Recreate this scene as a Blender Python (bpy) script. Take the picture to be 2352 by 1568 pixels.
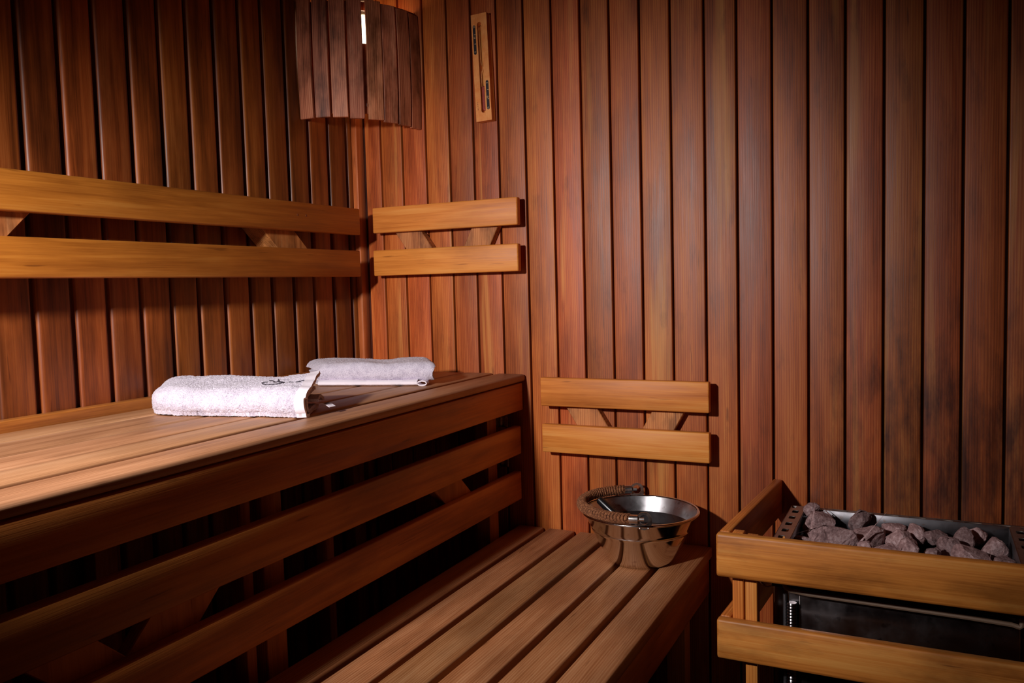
import bpy, bmesh, math, random
from mathutils import Vector, Matrix, noise

# ------------------------------------------------------------------ clear
for o in list(bpy.data.objects):
    bpy.data.objects.remove(o, do_unlink=True)
scene = bpy.context.scene
col = scene.collection
R = math.radians

# ------------------------------------------------------------------ camera
CAM = Vector((1.49096, -1.99850, 1.10053))
yaw, pitch, roll = 0.46280204, -0.06775207, -0.02623329
F_PX = 1904.888
fwd = Vector((-math.sin(yaw) * math.cos(pitch), math.cos(yaw) * math.cos(pitch), math.sin(pitch)))
rgt = Vector((math.cos(yaw), math.sin(yaw), 0))
upv = rgt.cross(fwd)
r2 = rgt * math.cos(roll) + upv * math.sin(roll)
u2 = -rgt * math.sin(roll) + upv * math.cos(roll)
cam = bpy.data.cameras.new('camera')
cam.sensor_width = 36.0
cam.lens = F_PX * 36.0 / 2352.0
cam.clip_start = 0.02
co = bpy.data.objects.new('camera', cam)
M = Matrix.Identity(4)
for i in range(3):
    M[i][0], M[i][1], M[i][2], M[i][3] = r2[i], u2[i], -fwd[i], CAM[i]
co.matrix_world = M
col.objects.link(co)
scene.camera = co

# ------------------------------------------------------------------ world, lights, exposure
w = bpy.data.worlds.new('world')
scene.world = w
w.use_nodes = True
w.node_tree.nodes['Background'].inputs[0].default_value = (0.02, 0.015, 0.012, 1)
w.node_tree.nodes['Background'].inputs[1].default_value = 0.05
scene.view_settings.view_transform = 'Standard'
scene.view_settings.look = 'None'
scene.view_settings.exposure = 0.0
scene.view_settings.gamma = 1.0
scene.view_settings.use_curve_mapping = False

def spot(name, loc, aim, power, angle, blend, rad, color=(1, 1, 1), sc=(1, 1, 1)):
    l = bpy.data.lights.new(name, 'SPOT')
    l.energy = power
    l.spot_size = R(angle)
    l.spot_blend = blend
    l.shadow_soft_size = rad
    l.color = color
    o = bpy.data.objects.new(name, l)
    o.location = loc
    d = Vector(aim) - Vector(loc)
    o.rotation_euler = d.to_track_quat('-Z', 'Y').to_euler()
    o.scale = sc
    col.objects.link(o)
    return o
LP = Vector((0.46, -2.02, 1.45)); az, el = R(2), R(-20)
spot('spot_lamp', LP, LP + Vector((math.sin(az) * math.cos(el), math.cos(az) * math.cos(el), math.sin(el))), 124.0, 90, 1.0, 0.045, (1.0, 0.95, 0.94), (1, math.tan(R(37)) / math.tan(R(45)), 1))

# ------------------------------------------------------------------ material helpers
def lin(c):
    return tuple(((x / 255 / 12.92) if x / 255 <= 0.04045 else ((x / 255 + 0.055) / 1.055) ** 2.4) for x in c) + (1,)

class NT:
    def __init__(s, name):
        s.m = bpy.data.materials.new(name)
        s.m.use_nodes = True
        s.t = s.m.node_tree
        s.b = s.t.nodes['Principled BSDF']
    def n(s, typ, **kw):
        nd = s.t.nodes.new(typ)
        for k, v in kw.items():
            if k == 'ins':
                for a, b in v.items():
                    nd.inputs[a].default_value = b
            else:
                setattr(nd, k, v)
        return nd
    def l(s, a, b):
        s.t.links.new(a, b)
    def math(s, op, a, b=None):
        nd = s.n('ShaderNodeMath', operation=op)
        for i, x in enumerate((a, b)):
            if x is None: continue
            if isinstance(x, (int, float)): nd.inputs[i].default_value = x
            else: s.l(x, nd.inputs[i])
        return nd.outputs[0]
    def ramp(s, fac, stops):
        nd = s.n('ShaderNodeValToRGB')
        el = nd.color_ramp.elements
        while len(el) < len(stops): el.new(0.5)
        for e, (p, c) in zip(el, stops):
            e.position = p
            e.color = c if len(c) == 4 else tuple(c) + (1,)
        s.l(fac, nd.inputs[0])
        return nd.outputs[0]
    def mix(s, fac, a, b, mode='MIX'):
        nd = s.n('ShaderNodeMix', data_type='RGBA', blend_type=mode)
        for i, x in ((0, fac), (6, a), (7, b)):
            if isinstance(x, (int, float)): nd.inputs[i].default_value = x
            elif isinstance(x, tuple): nd.inputs[i].default_value = x
            else: s.l(x, nd.inputs[i])
        return nd.outputs[2]

def wood(name, dark, mid, light, axis='z', rough=(0.36, 0.55), var=0.25, stain=0.35, stain_scale=5.0,
         grain=1.0, scorch=False, bump=0.12, spec=0.45, satin=0.0):
    k = NT(name)
    tc = k.n('ShaderNodeTexCoord').outputs['Object']
    inf = k.n('ShaderNodeObjectInfo')
    off = k.n('ShaderNodeVectorMath', operation='SCALE')
    off.inputs[0].default_value = (37.0, 53.0, 71.0)
    k.l(inf.outputs['Random'], off.inputs['Scale'])
    add = k.n('ShaderNodeVectorMath', operation='ADD')
    k.l(tc, add.inputs[0]); k.l(off.outputs[0], add.inputs[1])
    p = add.outputs[0]
    def mapped(s_along, s_across):
        sc = {'x': (s_along, s_across, s_across), 'y': (s_across, s_along, s_across), 'z': (s_across, s_across, s_along)}[axis]
        m = k.n('ShaderNodeMapping')
        m.inputs['Scale'].default_value = sc
        k.l(p, m.inputs[0])
        return m.outputs[0]
    # broad cathedral bands
    n1 = k.n('ShaderNodeTexNoise', ins={'Scale': 1.0, 'Detail': 3.0, 'Roughness': 0.55, 'Distortion': 0.6})
    k.l(mapped(2.2, 34.0), n1.inputs['Vector'])
    # fine fibres
    n2 = k.n('ShaderNodeTexNoise', ins={'Scale': 1.0, 'Detail': 4.0, 'Roughness': 0.6})
    k.l(mapped(7.0, 420.0), n2.inputs['Vector'])
    # growth rings
    wv = k.n('ShaderNodeTexWave', wave_type='BANDS', bands_direction={'x': 'Y', 'y': 'X', 'z': 'X'}[axis],
             ins={'Scale': 1.0, 'Distortion': 7.0, 'Detail': 3.0, 'Detail Scale': 0.8})
    k.l(mapped(3.0, 60.0), wv.inputs['Vector'])
    # blotches
    n3 = k.n('ShaderNodeTexNoise', ins={'Scale': stain_scale, 'Detail': 5.0, 'Roughness': 0.6})
    k.l(mapped(0.55, 1.6), n3.inputs['Vector'])
    f = k.math('ADD', k.math('MULTIPLY', n1.outputs[0], 0.54), k.math('MULTIPLY', n2.outputs[0], 0.33 * grain))
    f = k.math('ADD', f, k.math('MULTIPLY', wv.outputs[0], 0.13 * grain))
    c = k.ramp(f, [(0.30, dark), (0.50, mid), (0.72, light)])
    st = k.ramp(n3.outputs[0], [(0.36, (1 - stain, 1 - stain * 1.05, 1 - stain * 1.1)), (0.55, (1, 1, 1))])
    c = k.mix(1.0, c, st, 'MULTIPLY')
    # small dark flecks / checks along the grain
    n5 = k.n('ShaderNodeTexNoise', ins={'Scale': 1.0, 'Detail': 2.0})
    k.l(mapped(9.0, 130.0), n5.inputs['Vector'])
    fl = k.ramp(n5.outputs[0], [(0.24, (0.45, 0.38, 0.34)), (0.31, (1, 1, 1))])
    c = k.mix(0.7, c, fl, 'MULTIPLY')
    if scorch:
        # pale sapwood streaks on some boards
        n6 = k.n('ShaderNodeTexNoise', ins={'Scale': 1.0, 'Detail': 2.0, 'Roughness': 0.5, 'Distortion': 0.4})
        k.l(mapped(1.1, 26.0), n6.inputs['Vector'])
        sw = k.ramp(n6.outputs[0], [(0.60, (0, 0, 0)), (0.69, (0.5, 0.5, 0.5))])
        c = k.mix(sw, c, lin((226, 150, 78)))
    # per-board tone
    hs = k.n('ShaderNodeHueSaturation')
    k.l(c, hs.inputs['Color'])
    k.l(k.math('ADD', 1 - var / 2, k.math('MULTIPLY', inf.outputs['Random'], var)), hs.inputs['Value'])
    rnd2 = k.math('FRACT', k.math('MULTIPLY', inf.outputs['Random'], 57.31))
    k.l(k.math('ADD', 0.5 - 0.001, k.math('MULTIPLY', rnd2, 0.010)), hs.inputs['Hue'])
    c = hs.outputs[0]
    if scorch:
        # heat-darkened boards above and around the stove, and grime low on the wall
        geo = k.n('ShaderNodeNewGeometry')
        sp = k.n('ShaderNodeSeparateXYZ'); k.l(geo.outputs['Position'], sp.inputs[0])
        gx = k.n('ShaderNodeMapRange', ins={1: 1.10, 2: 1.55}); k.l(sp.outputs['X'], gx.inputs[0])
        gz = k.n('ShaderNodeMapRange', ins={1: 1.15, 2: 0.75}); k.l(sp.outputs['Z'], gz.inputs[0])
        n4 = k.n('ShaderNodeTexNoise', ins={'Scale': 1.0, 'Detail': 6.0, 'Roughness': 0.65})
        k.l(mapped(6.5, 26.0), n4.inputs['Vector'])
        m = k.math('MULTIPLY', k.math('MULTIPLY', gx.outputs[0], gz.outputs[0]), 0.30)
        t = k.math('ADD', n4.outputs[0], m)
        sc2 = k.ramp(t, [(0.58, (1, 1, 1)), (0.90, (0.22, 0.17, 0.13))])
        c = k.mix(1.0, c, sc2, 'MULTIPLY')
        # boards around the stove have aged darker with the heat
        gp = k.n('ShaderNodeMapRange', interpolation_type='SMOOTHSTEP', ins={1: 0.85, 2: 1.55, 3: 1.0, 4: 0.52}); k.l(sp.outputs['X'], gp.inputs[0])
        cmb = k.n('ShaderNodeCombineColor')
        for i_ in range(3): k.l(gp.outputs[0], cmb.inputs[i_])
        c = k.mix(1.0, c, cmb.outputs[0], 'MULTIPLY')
    k.l(c, k.b.inputs['Base Color'])
    rr = k.n('ShaderNodeMapRange', ins={1: 0.3, 2: 0.7, 3: rough[0], 4: rough[1]})
    k.l(k.math('ADD', k.math('MULTIPLY', n1.outputs[0], 0.45), k.math('MULTIPLY', n2.outputs[0], 0.55)), rr.inputs[0])
    k.l(rr.outputs[0], k.b.inputs['Roughness'])
    k.b.inputs['Specular IOR Level'].default_value = spec
    bp = k.n('ShaderNodeBump', ins={'Strength': bump, 'Distance': 0.002})
    k.l(k.math('ADD', n2.outputs[0], k.math('MULTIPLY', n1.outputs[0], 0.8)), bp.inputs['Height'])
    k.l(bp.outputs[0], k.b.inputs['Normal'])
    return k.m

def plain(name, c, rough=0.5, metal=0.0, spec=0.5, emit=None, estr=0.0):
    k = NT(name)
    k.b.inputs['Base Color'].default_value = c if len(c) == 4 else tuple(c) + (1,)
    k.b.inputs['Roughness'].default_value = rough
    k.b.inputs['Metallic'].default_value = metal
    k.b.inputs['Specular IOR Level'].default_value = spec
    if emit:
        k.b.inputs['Emission Color'].default_value = emit
        k.b.inputs['Emission Strength'].default_value = estr
    return k.m

def metal(name, c, r0, r1, scale=20.0, spot_c=None, spot_amt=0.0, stretch=(1, 1, 1), bump=0.0):
    k = NT(name)
    tc = k.n('ShaderNodeTexCoord').outputs['Object']
    mp = k.n('ShaderNodeMapping'); mp.inputs['Scale'].default_value = stretch
    k.l(tc, mp.inputs[0])
    n = k.n('ShaderNodeTexNoise', ins={'Scale': scale, 'Detail': 5.0, 'Roughness': 0.6})
    k.l(mp.outputs[0], n.inputs['Vector'])
    rr = k.n('ShaderNodeMapRange', ins={1: 0.3, 2: 0.7, 3: r0, 4: r1})
    k.l(n.outputs[0], rr.inputs[0]); k.l(rr.outputs[0], k.b.inputs['Roughness'])
    k.b.inputs['Metallic'].default_value = 1.0
    cc = c if len(c) == 4 else tuple(c) + (1,)
    if spot_c:
        n2 = k.n('ShaderNodeTexNoise', ins={'Scale': scale * 3.1, 'Detail': 3.0})
        k.l(tc, n2.inputs['Vector'])
        fac = k.ramp(n2.outputs[0], [(0.62, (0, 0, 0)), (0.72, (spot_amt,) * 3)])
        k.l(k.mix(fac, cc, tuple(spot_c) + (1,)), k.b.inputs['Base Color'])
    else:
        k.b.inputs['Base Color'].default_value = cc
    if bump:
        bp = k.n('ShaderNodeBump', ins={'Strength': bump, 'Distance': 0.004})
        n3 = k.n('ShaderNodeTexNoise', ins={'Scale': scale * 0.6, 'Detail': 2.0})
        k.l(tc, n3.inputs['Vector'])
        k.l(n3.outputs[0], bp.inputs['Height']); k.l(bp.outputs[0], k.b.inputs['Normal'])
    return k.m

# ------------------------------------------------------------------ mesh helpers
def link_mesh(name, bm, mat, parent=None, loc=(0, 0, 0), rot=(0, 0, 0), smooth=False):
    me = bpy.data.meshes.new(name)
    bm.normal_update()
    bm.to_mesh(me); bm.free()
    return link_data(name, me, mat, parent, loc, rot, smooth)

def link_data(name, me, mat, parent=None, loc=(0, 0, 0), rot=(0, 0, 0), smooth=False):
    if mat is not None and len(me.materials) == 0: me.materials.append(mat)
    if smooth:
        for p in me.polygons: p.use_smooth = True
        try: me.set_sharp_from_angle(angle=R(40))
        except Exception: pass
    o = bpy.data.objects.new(name, me)
    o.location = loc
    o.rotation_euler = rot
    if parent: o.parent = parent
    col.objects.link(o)
    return o

def bm_box(lo, hi, bev=0.0, seg=2, bm=None):
    own = bm is None
    if own: bm = bmesh.new()
    v = [bm.verts.new((x, y, z)) for x in (lo[0], hi[0]) for y in (lo[1], hi[1]) for z in (lo[2], hi[2])]
    fs = [(0, 1, 3, 2), (4, 6, 7, 5), (0, 4, 5, 1), (2, 3, 7, 6), (0, 2, 6, 4), (1, 5, 7, 3)]
    faces = [bm.faces.new([v[i] for i in f]) for f in fs]
    if bev > 0:
        es = list({e for f in faces for e in f.edges})
        bmesh.ops.bevel(bm, geom=es, offset=bev, segments=seg, profile=0.5, affect='EDGES')
    return bm

_cache = {}
def box(name, mat, parent, lo, hi, bev=0.003, seg=2, rot=(0, 0, 0)):
    """board centred on its own origin; alike boards share one mesh"""
    lo = Vector(lo); hi = Vector(hi)
    c = (lo + hi) / 2; h = (hi - lo) / 2
    key = (tuple(round(x, 4) for x in h), bev, seg, mat.name if mat else '')
    me = _cache.get(key)
    if me is None:
        bm = bm_box(-h, h, bev, seg)
        me = bpy.data.meshes.new(name)
        bm.normal_update(); bm.to_mesh(me); bm.free()
        me.materials.append(mat)
        if bev > 0:
            for p in me.polygons: p.use_smooth = True
            try: me.set_sharp_from_angle(angle=R(50))
            except Exception: pass
        _cache[key] = me
    return link_data(name, me, mat, parent, c, rot)

def empty(name, loc=(0, 0, 0), rz=0.0):
    o = bpy.data.objects.new(name, None)
    o.empty_display_size = 0.05
    o.location = loc
    o.rotation_euler = (0, 0, rz)
    col.objects.link(o)
    return o

def tag(o, label, cat, group=None):
    o['label'] = label; o['category'] = cat
    if group: o['group'] = group
    return o

def struct(o, label=None):
    o['kind'] = 'structure'
    if label: o['label'] = label
    return o

def bm_tube(pts, rad, seg=8, bm=None, closed=False, cap=True):
    """tube along points; rad may be a list"""
    if bm is None: bm = bmesh.new()
    pts = [Vector(p) for p in pts]
    n = len(pts)
    rads = rad if isinstance(rad, (list, tuple)) else [rad] * n
    rings = []
    prev = None
    for i in range(n):
        if closed: t = pts[(i + 1) % n] - pts[i - 1]
        else: t = pts[min(i + 1, n - 1)] - pts[max(i - 1, 0)]
        t.normalize()
        if prev is None:
            a = Vector((0, 0, 1)) if abs(t.z) < 0.9 else Vector((1, 0, 0))
            nrm = t.cross(a).normalized()
        else:
            nrm = (prev - t * prev.dot(t)).normalized()
        prev = nrm
        b = t.cross(nrm)
        rings.append([bm.verts.new(pts[i] + (nrm * math.cos(2 * math.pi * k / seg) + b * math.sin(2 * math.pi * k / seg)) * rads[i]) for k in range(seg)])
    m = n if closed else n - 1
    for i in range(m):
        A, B = rings[i], rings[(i + 1) % n]
        for k in range(seg):
            bm.faces.new((A[k], A[(k + 1) % seg], B[(k + 1) % seg], B[k]))
    if cap and not closed:
        bm.faces.new(list(reversed(rings[0]))); bm.faces.new(rings[-1])
    return bm

def bm_lathe(prof, seg=64, bm=None):
    if bm is None: bm = bmesh.new()
    rings = []
    for r, z in prof:
        if r < 1e-6: rings.append([bm.verts.new((0, 0, z))])
        else: rings.append([bm.verts.new((r * math.cos(2 * math.pi * k / seg), r * math.sin(2 * math.pi * k / seg), z)) for k in range(seg)])
    for A, B in zip(rings, rings[1:]):
        for k in range(seg):
            k2 = (k + 1) % seg
            if len(A) == 1 and len(B) == 1: continue
            if len(A) == 1: bm.faces.new((A[0], B[k2], B[k]))
            elif len(B) == 1: bm.faces.new((A[k], A[k2], B[0]))
            else: bm.faces.new((A[k], A[k2], B[k2], B[k]))
    bmesh.ops.recalc_face_normals(bm, faces=bm.faces[:])
    return bm

def curve_mesh(name, loops, extrude, bevel=0.0):
    """flat outline (first loop) with holes (other loops), extruded along local z"""
    cu = bpy.data.curves.new(name, 'CURVE')
    cu.dimensions = '2D'; cu.fill_mode = 'BOTH'; cu.extrude = extrude; cu.bevel_depth = bevel; cu.bevel_resolution = 1
    for lp in loops:
        s = cu.splines.new('POLY'); s.points.add(len(lp) - 1)
        for p, (x, y) in zip(s.points, lp): p.co = (x, y, 0, 1)
        s.use_cyclic_u = True
    o = bpy.data.objects.new(name, cu); col.objects.link(o)
    dg = bpy.context.evaluated_depsgraph_get()
    me = bpy.data.meshes.new_from_object(o.evaluated_get(dg))
    bpy.data.objects.remove(o, do_unlink=True); bpy.data.curves.remove(cu)
    return me

def text_mesh(name, body, size, extrude=0.0002):
    cu = bpy.data.curves.new(name, 'FONT')
    cu.body = body; cu.size = size; cu.extrude = extrude; cu.align_x = 'CENTER'; cu.align_y = 'CENTER'
    o = bpy.data.objects.new(name, cu); col.objects.link(o)
    dg = bpy.context.evaluated_depsgraph_get()
    me = bpy.data.meshes.new_from_object(o.evaluated_get(dg))
    bpy.data.objects.remove(o, do_unlink=True); bpy.data.curves.remove(cu)
    return me

def stadium(cx, cy, w, h, n=10):
    r = w / 2; pts = []
    for i in range(n + 1):
        a = math.pi * i / n
        pts.append((cx + r * math.cos(a), cy + h / 2 - r + r * math.sin(a)))
    for i in range(n + 1):
        a = math.pi + math.pi * i / n
        pts.append((cx + r * math.cos(a), cy - h / 2 + r + r * math.sin(a)))
    return pts

# ------------------------------------------------------------------ materials
CED = dict(dark=lin((142, 60, 22)), mid=lin((190, 88, 36)), light=lin((220, 126, 60)))
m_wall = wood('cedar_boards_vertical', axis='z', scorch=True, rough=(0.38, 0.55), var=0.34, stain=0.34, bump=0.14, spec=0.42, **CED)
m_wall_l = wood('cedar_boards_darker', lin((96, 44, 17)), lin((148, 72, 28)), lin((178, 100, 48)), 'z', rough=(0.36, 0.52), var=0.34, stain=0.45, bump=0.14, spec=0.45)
m_wallback = wood('cedar_tongue', lin((52, 20, 10)), lin((84, 34, 16)), lin((110, 50, 26)), 'z')  # shadow in the board joints is put into this darker tone
m_trim = wood('corner_moulding_wood', lin((176, 82, 40)), lin((216, 112, 62)), lin((232, 140, 86)), 'z', var=0.1)
BEN = dict(dark=lin((156, 104, 70)), mid=lin((198, 140, 100)), light=lin((222, 172, 134)))
m_ben_y = wood('bench_wood_long', axis='y', rough=(0.42, 0.62), var=0.18, stain=0.22, grain=0.8, **BEN)
FAS = dict(dark=lin((158, 84, 32)), mid=lin((200, 118, 52)), light=lin((222, 146, 74)))
m_low_y = wood('lower_bench_wood', lin((136, 80, 46)), lin((174, 108, 68)), lin((200, 140, 98)), 'y', rough=(0.42, 0.62), var=0.2, stain=0.3, grain=1.2)
m_fas_y = wood('bench_front_wood', axis='y', rough=(0.42, 0.6), var=0.15, stain=0.3, **FAS)
m_fas_z = wood('bench_post_wood', axis='z', rough=(0.45, 0.6), var=0.15, **FAS)
m_fas_x = wood('bench_crossbar_wood', axis='x', rough=(0.45, 0.6), var=0.15, **FAS)
BAK = dict(dark=lin((186, 96, 36)), mid=lin((224, 130, 56)), light=lin((240, 160, 84)))
m_bak_x = wood('backrest_wood_cross', axis='x', rough=(0.42, 0.6), var=0.12, stain=0.2, **BAK)
m_bak_y = wood('backrest_wood_long', lin((158, 86, 24)), lin((200, 120, 40)), lin((222, 148, 62)), 'y', rough=(0.42, 0.6), var=0.12, stain=0.2)
m_brk = wood('bracket_wood', lin((130, 66, 30)), lin((196, 120, 64)), lin((222, 152, 96)), 'z', rough=(0.5, 0.7), var=0.2, stain=0.5, stain_scale=16)
GRD = dict(dark=lin((164, 84, 30)), mid=lin((212, 122, 52)), light=lin((232, 154, 78)))
m_grd_x = wood('guard_wood_front', axis='x', rough=(0.42, 0.6), var=0.1, stain=0.4, stain_scale=9, **GRD)
m_grd_y = wood('guard_wood_side', axis='y', rough=(0.42, 0.6), var=0.1, stain=0.28, **GRD)
m_grd_z = wood('guard_wood_post', axis='z', rough=(0.42, 0.6), var=0.2, stain=0.2, **GRD)
m_shade = wood('smoked_shade_wood', lin((124, 60, 42)), lin((204, 118, 86)), lin((232, 160, 124)), 'z', rough=(0.4, 0.6), var=0.4, stain=0.7, stain_scale=11)
m_timer = wood('timer_wood', lin((236, 142, 70)), lin((250, 168, 94)), lin((253, 188, 116)), 'z', var=0.02, stain=0.08, grain=0.5)
m_floor = wood('floor_slat_wood', lin((60, 32, 18)), lin((88, 50, 28)), lin((110, 66, 38)), 'y', var=0.1)
m_steel = metal('bucket_steel', (0.72, 0.70, 0.70), 0.07, 0.16, 14.0, (0.3, 0.2, 0.15), 0.5)
m_steel_in = metal('bucket_steel_inside', (0.66, 0.64, 0.66), 0.22, 0.36, 18.0, (0.25, 0.18, 0.16), 0.6)
m_ear = metal('handle_steel', (0.62, 0.58, 0.56), 0.2, 0.4, 40.0)
m_hst = metal('stove_steel', (0.22, 0.21, 0.225), 0.38, 0.55, 25.0, (0.2, 0.14, 0.12), 0.7)
m_rim = metal('stove_rim_steel', (0.42, 0.36, 0.33), 0.32, 0.5, 30.0, (0.22, 0.13, 0.09), 0.7)
m_dark = metal('stove_dark_steel', (0.20, 0.18, 0.185), 0.14, 0.32, 16.0, (0.06, 0.05, 0.05), 0.6, bump=0.8)
m_rust = plain('rusty_lip', (0.20, 0.125, 0.08), 0.6)
m_black = plain('black_plastic', (0.008, 0.007, 0.008), 0.28)
m_stove_black = plain('stove_black', (0.01, 0.009, 0.009), 0.8)  # matt black; in the well, shade between stones is put into the colour
m_water = plain('bucket_water', (0.018, 0.013, 0.014), 0.05, 0.0, 0.6)
m_plate = plain('scale_plate_dark', (0.012, 0.010, 0.016), 0.45)
m_mark = plain('scale_marking', lin((226, 190, 150)), 0.5)
m_print = plain('brown_print', lin((120, 60, 24)), 0.6)
m_thread = plain('embroidery_thread', lin((48, 40, 52)), 0.8)
m_sand = plain('pink_sand', lin((214, 106, 92)), 0.8)
m_bulb = plain('lamp_glass_glowing', (1, 0.9, 0.7), 0.4, emit=(1.0, 0.82, 0.55, 1), estr=5.0)
m_base = plain('lamp_socket', lin((150, 130, 110)), 0.5)
m_staple = plain('bright_staple', (0.8, 0.78, 0.8), 0.25, 1.0)

def m_glass_():
    k = NT('timer_glass')
    k.b.inputs['Base Color'].default_value = (1, 1, 1, 1)
    k.b.inputs['Roughness'].default_value = 0.02
    k.b.inputs['Transmission Weight'].default_value = 1.0
    k.b.inputs['IOR'].default_value = 1.45
    return k.m
m_glass = m_glass_()

def m_towel_(name, c1, c2):
    k = NT(name)
    tc = k.n('ShaderNodeTexCoord').outputs['Object']
    n = k.n('ShaderNodeTexNoise', ins={'Scale': 520.0, 'Detail': 3.0, 'Roughness': 0.6}); k.l(tc, n.inputs['Vector'])
    n2 = k.n('ShaderNodeTexNoise', ins={'Scale': 60.0, 'Detail': 3.0}); k.l(tc, n2.inputs['Vector'])
    f = k.math('ADD', k.math('MULTIPLY', n.outputs[0], 0.7), k.math('MULTIPLY', n2.outputs[0], 0.3))
    k.l(k.ramp(f, [(0.34, c1), (0.56, c2)]), k.b.inputs['Base Color'])
    k.b.inputs['Roughness'].default_value = 0.95
    k.b.inputs['Specular IOR Level'].default_value = 0.1
    k.b.inputs['Sheen Weight'].default_value = 0.25
    bp = k.n('ShaderNodeBump', ins={'Strength': 0.9, 'Distance': 0.003})
    k.l(f, bp.inputs['Height']); k.l(bp.outputs[0], k.b.inputs['Normal'])
    return k.m
m_towel = m_towel_('white_terry', lin((178, 166, 186)), lin((232, 222, 236)))
m_hem = plain('white_hem', lin((244, 234, 242)), 0.85, spec=0.15)

def m_rope_():
    k = NT('rope_fibre')
    tc = k.n('ShaderNodeTexCoord').outputs['Object']
    n = k.n('ShaderNodeTexNoise', ins={'Scale': 300.0, 'Detail': 4.0}); k.l(tc, n.inputs['Vector'])
    k.l(k.ramp(n.outputs[0], [(0.3, lin((70, 38, 20))), (0.55, lin((136, 82, 48))), (0.75, lin((176, 120, 78)))]), k.b.inputs['Base Color'])
    k.b.inputs['Roughness'].default_value = 0.85
    return k.m
m_rope = m_rope_()

def m_rock_():
    k = NT('sauna_stone')
    tc = k.n('ShaderNodeTexCoord').outputs['Object']
    inf = k.n('ShaderNodeObjectInfo')
    n = k.n('ShaderNodeTexNoise', ins={'Scale': 160.0, 'Detail': 6.0, 'Roughness': 0.7}); k.l(tc, n.inputs['Vector'])
    n2 = k.n('ShaderNodeTexNoise', ins={'Scale': 30.0, 'Detail': 3.0}); k.l(tc, n2.inputs['Vector'])
    f = k.math('ADD', k.math('MULTIPLY', n.outputs[0], 0.6), k.math('MULTIPLY', n2.outputs[0], 0.4))
    c = k.ramp(f, [(0.36, lin((110, 80, 80))), (0.5, lin((172, 136, 134))), (0.66, lin((222, 192, 192)))])
    hs = k.n('ShaderNodeHueSaturation'); k.l(c, hs.inputs['Color'])
    k.l(k.math('ADD', 0.55, k.math('MULTIPLY', inf.outputs['Random'], 0.6)), hs.inputs['Value'])
    hs.inputs['Saturation'].default_value = 1.0
    k.l(hs.outputs[0], k.b.inputs['Base Color'])
    k.b.inputs['Roughness'].default_value = 0.85
    bp = k.n('ShaderNodeBump', ins={'Strength': 0.8, 'Distance': 0.003})
    k.l(n.outputs[0], bp.inputs['Height']); k.l(bp.outputs[0], k.b.inputs['Normal'])
    return k.m
m_rock = m_rock_()

# ------------------------------------------------------------------ the room
H = 2.18
RX, FY = 2.05, -2.75
GAP, DEP = 0.0105, 0.013
GAPB = 0.0056

def shell(name, lo, hi, mat):
    return struct(box(name, mat, None, lo, hi, 0.0))
fl = shell('floor', (-0.1, FY - 0.1, -0.05), (RX + 0.1, 0.1, 0.0), m_floor)
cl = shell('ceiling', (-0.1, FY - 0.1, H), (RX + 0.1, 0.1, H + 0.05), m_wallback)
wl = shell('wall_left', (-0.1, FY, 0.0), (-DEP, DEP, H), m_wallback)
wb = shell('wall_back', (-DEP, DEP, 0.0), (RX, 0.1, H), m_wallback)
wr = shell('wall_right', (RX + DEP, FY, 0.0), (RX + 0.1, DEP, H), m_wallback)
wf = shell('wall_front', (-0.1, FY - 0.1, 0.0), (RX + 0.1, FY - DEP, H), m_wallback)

def plank(parent, axis, a, b, side, BR=0.0052):
    """one cladding board; a..b along the wall, front face at 0, rounded front edges"""
    w2 = (b - a) / 2; t = DEP + 0.001
    key = ('plank', axis, round(w2, 4), side)
    me = _cache.get(key)
    if me is None:
        bm = bmesh.new()
        # profile in (u, d): d = depth towards the room, 0 at the face
        prof = [(-w2, -t)]
        for i in range(5):
            an = math.pi / 2 * i / 4
            prof.append((-w2 + BR - BR * math.cos(an), -BR + BR * math.sin(an)))
        for i in range(5):
            an = math.pi / 2 * i / 4
            prof.append((w2 - BR + BR * math.sin(an), -BR + BR * math.cos(an)))
        prof.append((w2, -t))
        def P(u, d, z):
            return (u, -d * side, z) if axis == 'x' else (d * side, u, z)
        lo = [bm.verts.new(P(u, d, -H / 2 + 0.002)) for u, d in prof]
        hi = [bm.verts.new(P(u, d, H / 2 - 0.002)) for u, d in prof]
        n = len(prof)
        for i in range(n):
            bm.faces.new((lo[i], lo[(i + 1) % n], hi[(i + 1) % n], hi[i]))
        bm.faces.new(lo); bm.faces.new(hi)
        bmesh.ops.recalc_face_normals(bm, faces=bm.faces[:])
        me = bpy.data.meshes.new('plank'); bm.to_mesh(me); bm.free()
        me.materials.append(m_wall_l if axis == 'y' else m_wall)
        for p in me.polygons: p.use_smooth = True
        me.set_sharp_from_angle(angle=R(35))
        _cache[key] = me
    o = bpy.data.objects.new('plank', me)
    wx, wy = parent_face[parent.name]
    c = (a + b) / 2
    pos = Vector((c, wy, H / 2)) if axis == 'x' else Vector((wx, c, H / 2))
    o.parent = parent
    o.location = pos - parent.location
    col.objects.link(o)
parent_face = {'wall_back': (0, 0.0), 'wall_left': (0.0, 0), 'wall_right': (RX, 0), 'wall_front': (0, FY)}

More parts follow.
